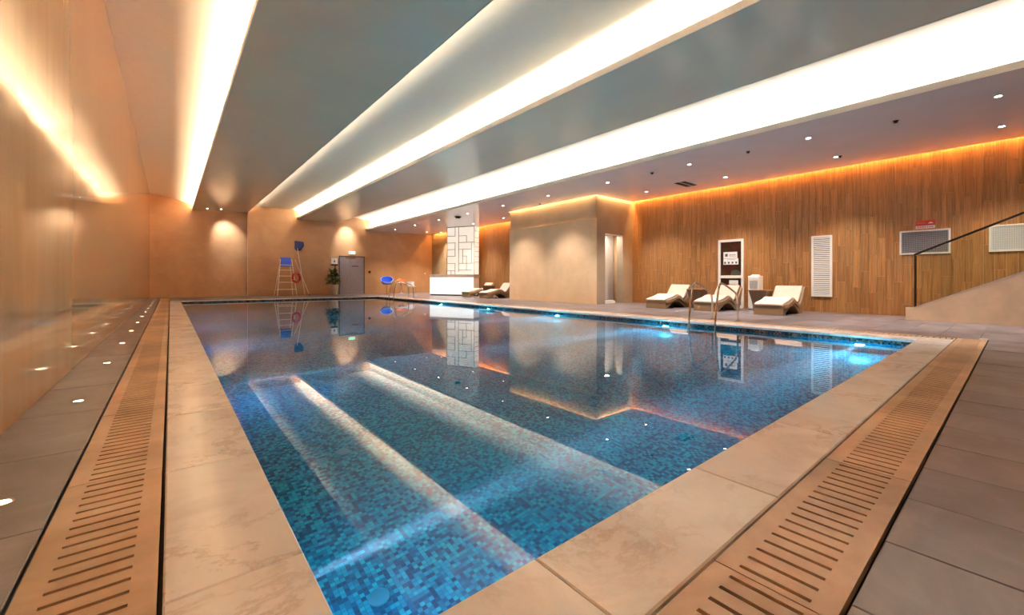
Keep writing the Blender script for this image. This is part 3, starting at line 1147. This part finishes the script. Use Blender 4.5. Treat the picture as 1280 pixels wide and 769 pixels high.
def make_table(label):
    t_ = thing('side_table', label, 'table', (0, 0, 0), 0, 'dark wicker side tables')
    m_ = MB()
    prof_ = [(.15, .0), (.15, .03), (.165, .12), (.19, .28), (.225, .42), (.25, .52)]
    for (a, za), (b_, zb) in zip(prof_[:-1], prof_[1:]):
        v = []
        for r_, z_ in ((a, za), (b_, zb)):
            v += [(-r_, -r_, z_), (r_, -r_, z_), (r_, r_, z_), (-r_, r_, z_)]
        m_.add(v, [(0, 1, 5, 4), (1, 2, 6, 5), (2, 3, 7, 6), (3, 0, 4, 7)])
    m_.build('base', M['dark_wicker'], t_, True)
    MB().box(-.26, .26, -.26, .26, .52, .545).build('top', M['brown_wood'], t_, bevel=.006)
    return t_


tb = make_table('dark wicker side table beside the water cooler')
tb.location = (14.0, 5.04, 0)
tb.scale = (1, 1, 1.2)
o = dup(tb, (13.95, 7.0, 0), 0, 'dark wicker side table behind the pool ladder')
o = dup(tb, (13.4, 18.35, 0), 0, 'dark wicker side table between two loungers past the stone room')


# ------------------------------------------------------------------ pool ladders
def make_ladder(label, loc):
    t_ = thing('pool_ladder', label, 'ladder', loc)
    for s_ in (0, 1):
        yy = -.29 if s_ == 0 else .29
        # x = 0 is the pool wall
        path = [(-.17, -1.0), (-.17, -.2), (-.16, .05), (-.10, .45), (-.02, .74)]
        path += smooth_curve([(-.02, .74), (.03, .84), (.10, .885), (.20, .875), (.45, .80), (.68, .72), (.84, .655), (.91, .56), (.95, .40)], 4)[1:]
        path += [(.96, .0)]
        rl = MB().tube([(x_, yy, z_) for x_, z_ in path], .021, 12).build('rail', M['steel'], t_, True)
        MB().lathe([(.05, 0), (.05, .012), (.03, .02), (.024, .02)], 18).build('flange', M['steel'], rl, True, (.96, yy, .0015))
    for z_ in (-.35, -.62, -.89):
        MB().box(-.205, -.125, -.27, .27, z_ - .012, z_ + .012).build('tread', M['steel'], t_, bevel=.004)
    return t_


make_ladder('bronze tinted steel pool ladder in front of the loungers', (9.17, 4.42, 0))
make_ladder('steel pool ladder at the far right corner near the blue chair', (9.17, 21.0, 0))

# ------------------------------------------------------------------ stair parapet, glass balustrade
PXS = 13.73
pm = MB()
pm.prism([(1.75, 0), (1.75, .30), (1.58, .305), (-.2, 1.20), (-1.6, 1.905), (-1.6, 0)], PXS, PXS + .14, 'x')
pw = structure(pm.build('wall_stair', M['parapet']))
MB().prism([(1.58, .305), (-.2, 1.20), (-1.6, 1.905), (-1.6, 1.93), (-.2, 1.225), (1.58, .33)], PXS - .01, PXS + .15, 'x').build('cap', M['counter_top'], pw)
t = thing('stair_balustrade', 'glass stair balustrade with dark slim handrail and post at right', 'balustrade', (PXS + .07, 1.59, .33))
MB().box(-.02, .02, -.02, .02, .0, 1.21).build('post', M['dark_metal'], t)
sl_ = .5
hz = [(0.02, 1.21), (-1.645, 2.02), (-3.19, 2.78)]
MB().prism(hz + [(y_, z_ + .05) for y_, z_ in hz[::-1]], -.025, .025, 'x').build('handrail', M['dark_metal'], t)
MB().prism([(-.02, .012), (-1.79, .90), (-3.19, 1.606), (-3.19, 2.77), (-1.645, 2.01), (-.02, 1.21)], -.006, .006, 'x').build('glass_panel', M['glass'], t)

# ------------------------------------------------------------------ counter and backlit screen, turned towards the pool
ang = math.atan2(-.899, .438)
cx_, cy_ = 13.6 - .438 * 1.53, 20.1 + .899 * 1.53
t = thing('reception_counter', 'white glowing reception counter with grey stone top', 'counter', (cx_, cy_, 0), ang)
hw = 1.53
MB().box(-hw + .03, hw - .03, .03, .68, 0, .08).build('plinth', M['frame_dark'], t)
MB().box(-hw + .01, hw - .01, .012, .69, .08, 1.10).build('body', M['white'], t)
MB().box(-hw, hw - .83, -.006, .010, .08, 1.10).build('front_panel', M['counter_glow'], t)
MB().box(hw - .81, hw, -.006, .010, .08, 1.10).build('front_panel', M['counter_glow'], t)
MB().box(-hw - .02, hw + .02, -.02, .72, 1.10, 1.27).build('worktop', M['counter_top'], t, bevel=.006)

# column: local x from -1.07 to .90 , front at local y 1.2
t = thing('lattice_screen', 'backlit white screen panel with dark lattice strips behind the counter', 'screen', (cx_, cy_, 0), ang)
c0, c1, yf = -1.07, .90, 1.20
LZ0, LZ1 = 1.0, 4.235
MB().box(c0, c1, yf - .012, yf - .002, LZ0, LZ1).build('glow_panel', M['lattice_glow'], t)
MB().box(c1 + .002, c1 + .012, yf, yf + .53, .9, LZ1).build('glow_panel', M['lattice_glow'], t)
M['strip'] = plain('bronze_strip', (0.26, 0.19, 0.13), 0.5)
W_ = c1 - c0


def strip(u0, v0, u1, v1):
    """strip on the front face, u and v as shares of its width and height from the top left"""
    r_ = .014
    xa, xb = c0 + W_ * min(u0, u1) - r_, c0 + W_ * max(u0, u1) + r_
    za, zb = LZ1 - (LZ1 - LZ0) * max(v0, v1) - r_, LZ1 - (LZ1 - LZ0) * min(v0, v1) + r_
    MB().box(xa, xb, yf - .03, yf - .012, za, zb).build('strip', M['strip'], t)


for q in ((0, 0, 1, 0), (.30, 0, .30, .17), (.43, 0, .43, .86), (0, .17, .30, .17), (0, .30, .30, .30), (.30, .30, .30, .55),
          (0, .43, .30, .43), (0, .56, .30, .56), (.43, .17, .72, .17), (.43, .30, 1, .30), (.43, .43, .90, .43), (.72, .17, .72, .30),
          (.90, .30, .90, .70), (.72, .56, .72, .83), (.58, .56, .72, .56), (.43, .70, 1, .70), (.30, .70, .30, 1), (0, .70, .30, .70),
          (.58, .43, .58, .70), (.43, .83, .9, .83), (0, .84, .30, .84), (.15, .84, .15, 1), (1, 0, 1, 1), (0, 0, 0, 1)):
    strip(*q)
for z_ in (3.95, 3.55, 3.25, 2.98, 2.70, 2.38, 2.05):
    MB().box(c1 + .012, c1 + .03, yf + .01, yf + .53, z_ - .011, z_ + .011).build('strip', M['strip'], t)
structure(MB().box(c0 + .005, c1, yf, yf + .53, 0, 4.25).build('wall_column', M['ceiling'], None, False, (cx_, cy_, 0))).rotation_euler = (0, 0, ang)
MB().box(c1 + .001, c1 + .014, yf + .01, yf + .53, .02, .88).build('base_panel', M['brown_wood'], t)
t = thing('ceiling_fitting', 'small dark box fitting on the low ceiling before the lit screen', 'fitting', (11.6, 18.6, Z_SOF3))  # plain dark box under the low ceiling
MB().box(-.16, .16, -.12, .12, -.03, -.0005).build('base', M['frame_dark'], t, bevel=.008)
MB().box(-.11, .11, -.08, .08, -.10, -.03).build('housing', M['dark_metal'], t, bevel=.02)

# ------------------------------------------------------------------ far wall: double door, signs, fittings
FY = YF - .002
dd = structure(bpy.data.objects.new('door_2', None))
COL.objects.link(dd)
dd.location = (9.28, FY, 0)
hw = .78
MB().box(-hw - .05, -hw, -.05, 0, 0, 2.50).box(hw, hw + .05, -.05, 0, 0, 2.50).box(-hw, hw, -.05, 0, 2.44, 2.50).build('frame', M['frame_dark'], dd)
for s_, nm in ((-1, -.13), (1, -.13)):
    a, b_ = (-hw + .005, -.155) if s_ < 0 else (-.145, hw - .005)
    lf = MB().box(a, b_, -.035, 0, .01, 2.435).build('leaf', M['grey_door'], dd, bevel=.003)
    if s_ < 0:
        MB().tube([(b_ - .10, -.05, 1.02), (b_ - .10, -.075, 1.02), (b_ - .26, -.075, 1.02)], .012).build('lever_handle', M['steel'], lf, True)
        MB().box(b_ - .13, b_ - .07, -.05, -.036, .92, 1.12).build('lock_plate', M['steel'], lf)
    else:
        MB().box(a + .12, a + .55, -.042, -.036, 1.80, 1.87).build('name_plate', M['frame_dark'], lf)
MB().box(-.4, .2, -.06, -.036, 2.34, 2.42).build('door_closer', M['steel'], dd)

t = thing('exit_sign', 'small lit green and white exit sign above the grey double door', 'sign', (9.28, FY, 2.62))
MB().box(-.21, .21, -.05, 0, 0, .20).build('housing', M['white'], t)
MB().box(-.20, .20, -.054, -.051, .012, .188).build('face', M['exit_white'], t)
MB().box(-.19, -.10, -.057, -.0545, .03, .17).box(.12, .19, -.057, -.0545, .03, .17).build('emblem', M['exit_green'], t)
MB().prism([(-.07, .10), (0.0, .15), (0, .12), (.09, .12), (.09, .08), (0, .08), (0, .05)], -.057, -.0545).build('arrow', M['exit_green'], t)

t = thing('alarm_button', 'round black button on the tan wall right of the double door', 'button', (10.46, FY, 1.47))
q = MB().lathe([(.07, 0), (.075, .02), (.05, .05), (0, .055)], 18)
q.v = [(a, -c_, b_) for a, b_, c_ in q.v]
q.build('push_cap', M['black'], t, True)
q = MB().lathe([(.09, 0), (.09, .012), (.07, .014)], 18)
q.v = [(a, -c_, b_) for a, b_, c_ in q.v]
q.build('mount_ring', M['frame_dark'], t, True)

t = thing('wall_lamp_switch', 'tiny pale switch plate on the wall beside the counter', 'switch', (14.62, FY, 1.36))
MB().box(-.05, .05, -.012, 0, 0, .10).build('plate', M['white'], t, bevel=.003)
MB().box(-.02, .02, -.018, -.0125, .025, .075).build('rocker', M['white_plastic'], t)

# ------------------------------------------------------------------ plant, notice stand
t = thing('potted_plant', 'bushy green plant in a tall cream pot by the double door', 'plant', (7.88, 27.15, 0))
MB().lathe([(.20, 0), (.22, .02), (.25, .30), (.28, .58), (.30, .62), (.27, .62), (.26, .56)], 24).build('pot', M['pot'], t, True)
MB().lathe([(.255, .545), (.255, .565), (0, .57)], 20).build('soil', M['soil'], t)
for k in range(4):
    a = k * 1.7
    MB().tube([(.05 * math.cos(a), .05 * math.sin(a), .56), (.10 * math.cos(a), .10 * math.sin(a), .95), (.15 * math.cos(a + .4), .15 * math.sin(a + .4), 1.35)],
              [.014, .011, .006], 6).build('stem', M['bark'], t, True)
L0, Lw = .34, .075
lm = MB().add([(0, 0, 0), (.3 * L0, -Lw, .03), (.3 * L0, 0, .01), (.3 * L0, Lw, .03), (.7 * L0, -Lw * .8, .01), (.7 * L0, 0, -.015), (.7 * L0, Lw * .8, .01), (L0, 0, -.07)],
              [(0, 1, 2), (0, 2, 3), (1, 4, 5, 2), (2, 5, 6, 3), (4, 7, 5), (5, 7, 6)]).mesh('leaf', M['leaf'], True)
for k in range(110):
    a = random.uniform(0, 2 * PI)
    z_ = random.uniform(.68, 1.45)
    r_ = random.uniform(.02, .22) * (1 if z_ < 1.25 else .6)
    o = place('leaf', lm, (r_ * math.cos(a), r_ * math.sin(a), z_), t,
              (random.uniform(-.5, .5), random.uniform(-.9, .5) - (.3 if z_ > 1.2 else 0), a + random.uniform(-.5, .5)))
    sc_ = random.uniform(.75, 1.2)
    o.scale = (sc_, sc_, sc_)

t = thing('notice_stand', 'white notice board on a black post behind the potted plant', 'sign', (8.16, 27.8, 0))
MB().lathe([(.16, 0), (.16, .02), (.03, .03)], 20).build('base', M['black'], t, True)
MB().box(-.03, .03, -.02, .02, .03, 1.95).build('post', M['black'], t)
MB().box(-.26, .16, -.03, .01, 1.84, 1.94).build('holder', M['black'], t)
MB().box(-.24, .14, -.028, -.005, 1.94, 2.33).build('board', M['paper'], t)
MB().prism([(-.10, 2.05), (0, 2.05), (.0, 2.12), (-.03, 2.14), (-.03, 2.2), (-.07, 2.2), (-.07, 2.14), (-.10, 2.12)], -.031, -.0285).build('emblem', M['ink'], t)

# ------------------------------------------------------------------ lifeguard chair, lifebuoy, nets
t = thing('lifeguard_chair', 'tall white ladder style lifeguard chair with blue seat', 'chair', (5.16, 26.75, 0))


def lerp(a, b_, f_):
    return tuple(p_ + (q_ - p_) * f_ for p_, q_ in zip(a, b_))


fb0, fb1 = ((-.50, -.25, 0), (.50, -.25, 0)), ((-.29, .1, 2.12), (.29, .1, 2.12))
for s_ in (0, 1):
    MB().tube([fb0[s_], lerp(fb0[s_], fb1[s_], .5), fb1[s_]], .026, 10).build('leg', M['pole'], t, True)
    xb = fb0[s_][0]
    MB().tube([(xb * .98, .75, 0), (fb1[s_][0], .45, 1.72)], .024, 10).build('leg', M['pole'], t, True)
for f_ in (.18, .37, .54, .70, .84):
    a, b_ = lerp(fb0[0], fb1[0], f_), lerp(fb0[1], fb1[1], f_)
    MB().tube([a, b_], .023, 10).build('rung', M['pole'], t, True)
MB().tube([(-.49, .75, .35), (.49, .75, .35)], .02, 8).build('brace', M['pole'], t, True)
MB().box(-.28, .28, .0, .5, 1.70, 1.75).build('seat', M['blue'], t, bevel=.015)
MB().prism([(-.02 + .10, 1.80), (.06 + .10, 1.80), (.14 + .10, 2.22), (.08 + .10, 2.22)], -.27, .27, 'x').build('backrest', M['blue'], t, bevel=.012)

t = thing('lifebuoy', 'red ring lifebuoy hung on the right side of the lifeguard chair', 'lifebuoy', (5.66, 26.62, 1.05), .5)
MB().torus((0, 0, 0), .25, .062, 32, 12).build('ring', M['red'], t, True)
for k in range(4):
    a = k * PI / 2 + .5
    q = MB().torus((.25 * math.cos(a), 0, .25 * math.sin(a)), .0645, .006, 16, 6, 'z')
    q.build('band', M['paper'], t, True)

t = thing('leaf_skimmer', 'navy net on a long pale pole leaning on the far wall', 'net', (0, 0, 0))
pa, pb = Vector((6.28, 27.35, 0.0)), Vector((5.98, 27.9, 2.85))
MB().tube([pa, (pa + pb) / 2, pb], .022, 8).build('pole', M['pole'], t, True)
MB().prism([(5.80, 3.28), (6.32, 3.24), (6.33, 3.0), (6.16, 2.74), (5.93, 2.72), (5.82, 2.86)], 27.89, 27.93).build('mesh_bag', M['navy'], t)
MB().tube([(5.80, 27.91, 3.28), (6.32, 27.91, 3.24), (6.33, 27.91, 3.0), (6.16, 27.91, 2.74), (5.93, 27.91, 2.72), (5.82, 27.91, 2.86), (5.80, 27.91, 3.28)], .016, 8).build('hoop', M['blue'], t, True)
t = thing('cleaning_pole', 'bare pale pole leaning across the net pole on the far wall', 'pole', (0, 0, 0))
MB().tube([(6.52, 27.3, 0), (6.2, 27.6, 1.05), (5.86, 27.95, 2.15)], .022, 8).build('shaft', M['pole'], t, True)
MB().tube([(6.52, 27.3, 0), (6.50, 27.32, .07)], .028, 8).build('grip', M['frame_dark'], t, True)

# ------------------------------------------------------------------ far right corner: blue chair, table, orange chair
def shell_chair(name, label, loc, rz, inner, rim, h, sc):
    t_ = thing(name, label, 'chair', loc, rz)
    pf = [(.05, 0), (.20, .02), (.33, .10), (.41, .24), (.44, .34)]
    m_, m2_, rm = MB(), MB(), []
    seg = 24

    def pt(r_, z_, a):
        back = .5 + .5 * math.cos(a)                       # 1 at the back
        return (r_ * math.cos(a) * sc, r_ * math.sin(a) * sc, h + (z_ * (.45 + 1.35 * back)) * sc)
    for off, mm in ((0.0, m_), (-.02, m2_)):
        v, f_ = [], []
        for (r_, z_) in pf:
            for i in range(seg):
                v.append(pt(max(.01, r_ - (.02 if mm is m_ else 0)), z_ + (.02 if mm is m_ else 0), 2 * PI * i / seg))
        for k in range(len(pf) - 1):
            for i in range(seg):
                j = (i + 1) % seg
                f_.append((k * seg + i, k * seg + j, k * seg + seg + j, k * seg + seg + i))
        f_.append(tuple(range(seg)))
        mm.add(v, f_)
    m_.build('seat_shell', inner, t_, True)
    m2_.build('outer_shell', rim, t_, True)
    MB().tube([pt(.432, .35, 2 * PI * i / seg) for i in range(seg + 1)], .02 * sc, 8).build('rim', rim, t_, True)
    MB().tube([(0, 0, .02), (0, 0, h + .01)], .025, 10).build('column', M['steel'], t_, True)
    MB().lathe([(.24, 0), (.24, .012), (.05, .03), (.03, .04)], 24).build('base', M['steel'], t_, True)
    return t_


shell_chair('swivel_chair', 'bright blue swivel shell chair with pale rim by far ladder', (11.15, 26.75, 0), 1.17, M['blue'], M['pale_blue'], .60, .92)
shell_chair('shell_chair', 'small orange brown shell chair behind the white round table', (12.45, 27.35, 0), 1.4, M['orange_shell'], M['orange_shell'], .62, .70)
t = thing('pedestal_table', 'small white round pedestal table near the far corner', 'table', (12.1, 26.55, 0))
MB().lathe([(.28, 0), (.28, .015), (.08, .04), (.035, .08), (.03, .66), (.08, .70)], 24).build('pedestal', M['white'], t, True)
MB().lathe([(.38, .70), (.40, .71), (.40, .73), (.38, .74), (0, .74)], 28).build('top', M['white'], t, True)
t = thing('tub_chair', 'pale metal framed tub chair right of the white round table', 'chair', (12.55, 25.95, 0), 2.4)
for (a, b_) in ((-.2, -.2), (.2, -.2), (-.2, .2), (.2, .2)):
    MB().tube([(a * 1.15, b_ * 1.15, 0), (a, b_, .46)], .014, 8).build('leg', M['steel'], t, True)
MB().lathe([(.02, .45), (.25, .46), (.27, .49), (.25, .52), (0, .53)], 20).build('seat', M['counter_top'], t, True)
arc = [(.29 * math.cos(a), .29 * math.sin(a)) for a in [(-1.9 + 3.8 * k / 14) for k in range(15)]]
MB().ribbon([(0, 0)] * 0 + [(0, 0), (0, 0)], [(0, 0), (0, 0)], 0, 0) if False else None
bm_ = MB()
for (p0, p1) in zip(arc[:-1], arc[1:]):
    q0, q1 = (p0[0] * .92, p0[1] * .92), (p1[0] * .92, p1[1] * .92)
    bm_.add([(*p0, .52), (*p1, .52), (*q1, .52), (*q0, .52), (*p0, .82), (*p1, .82), (*q1, .82), (*q0, .82)],
            [(0, 1, 5, 4), (2, 3, 7, 6), (4, 5, 6, 7), (0, 3, 2, 1)])
bm_.build('backrest', M['paper'], t, True)
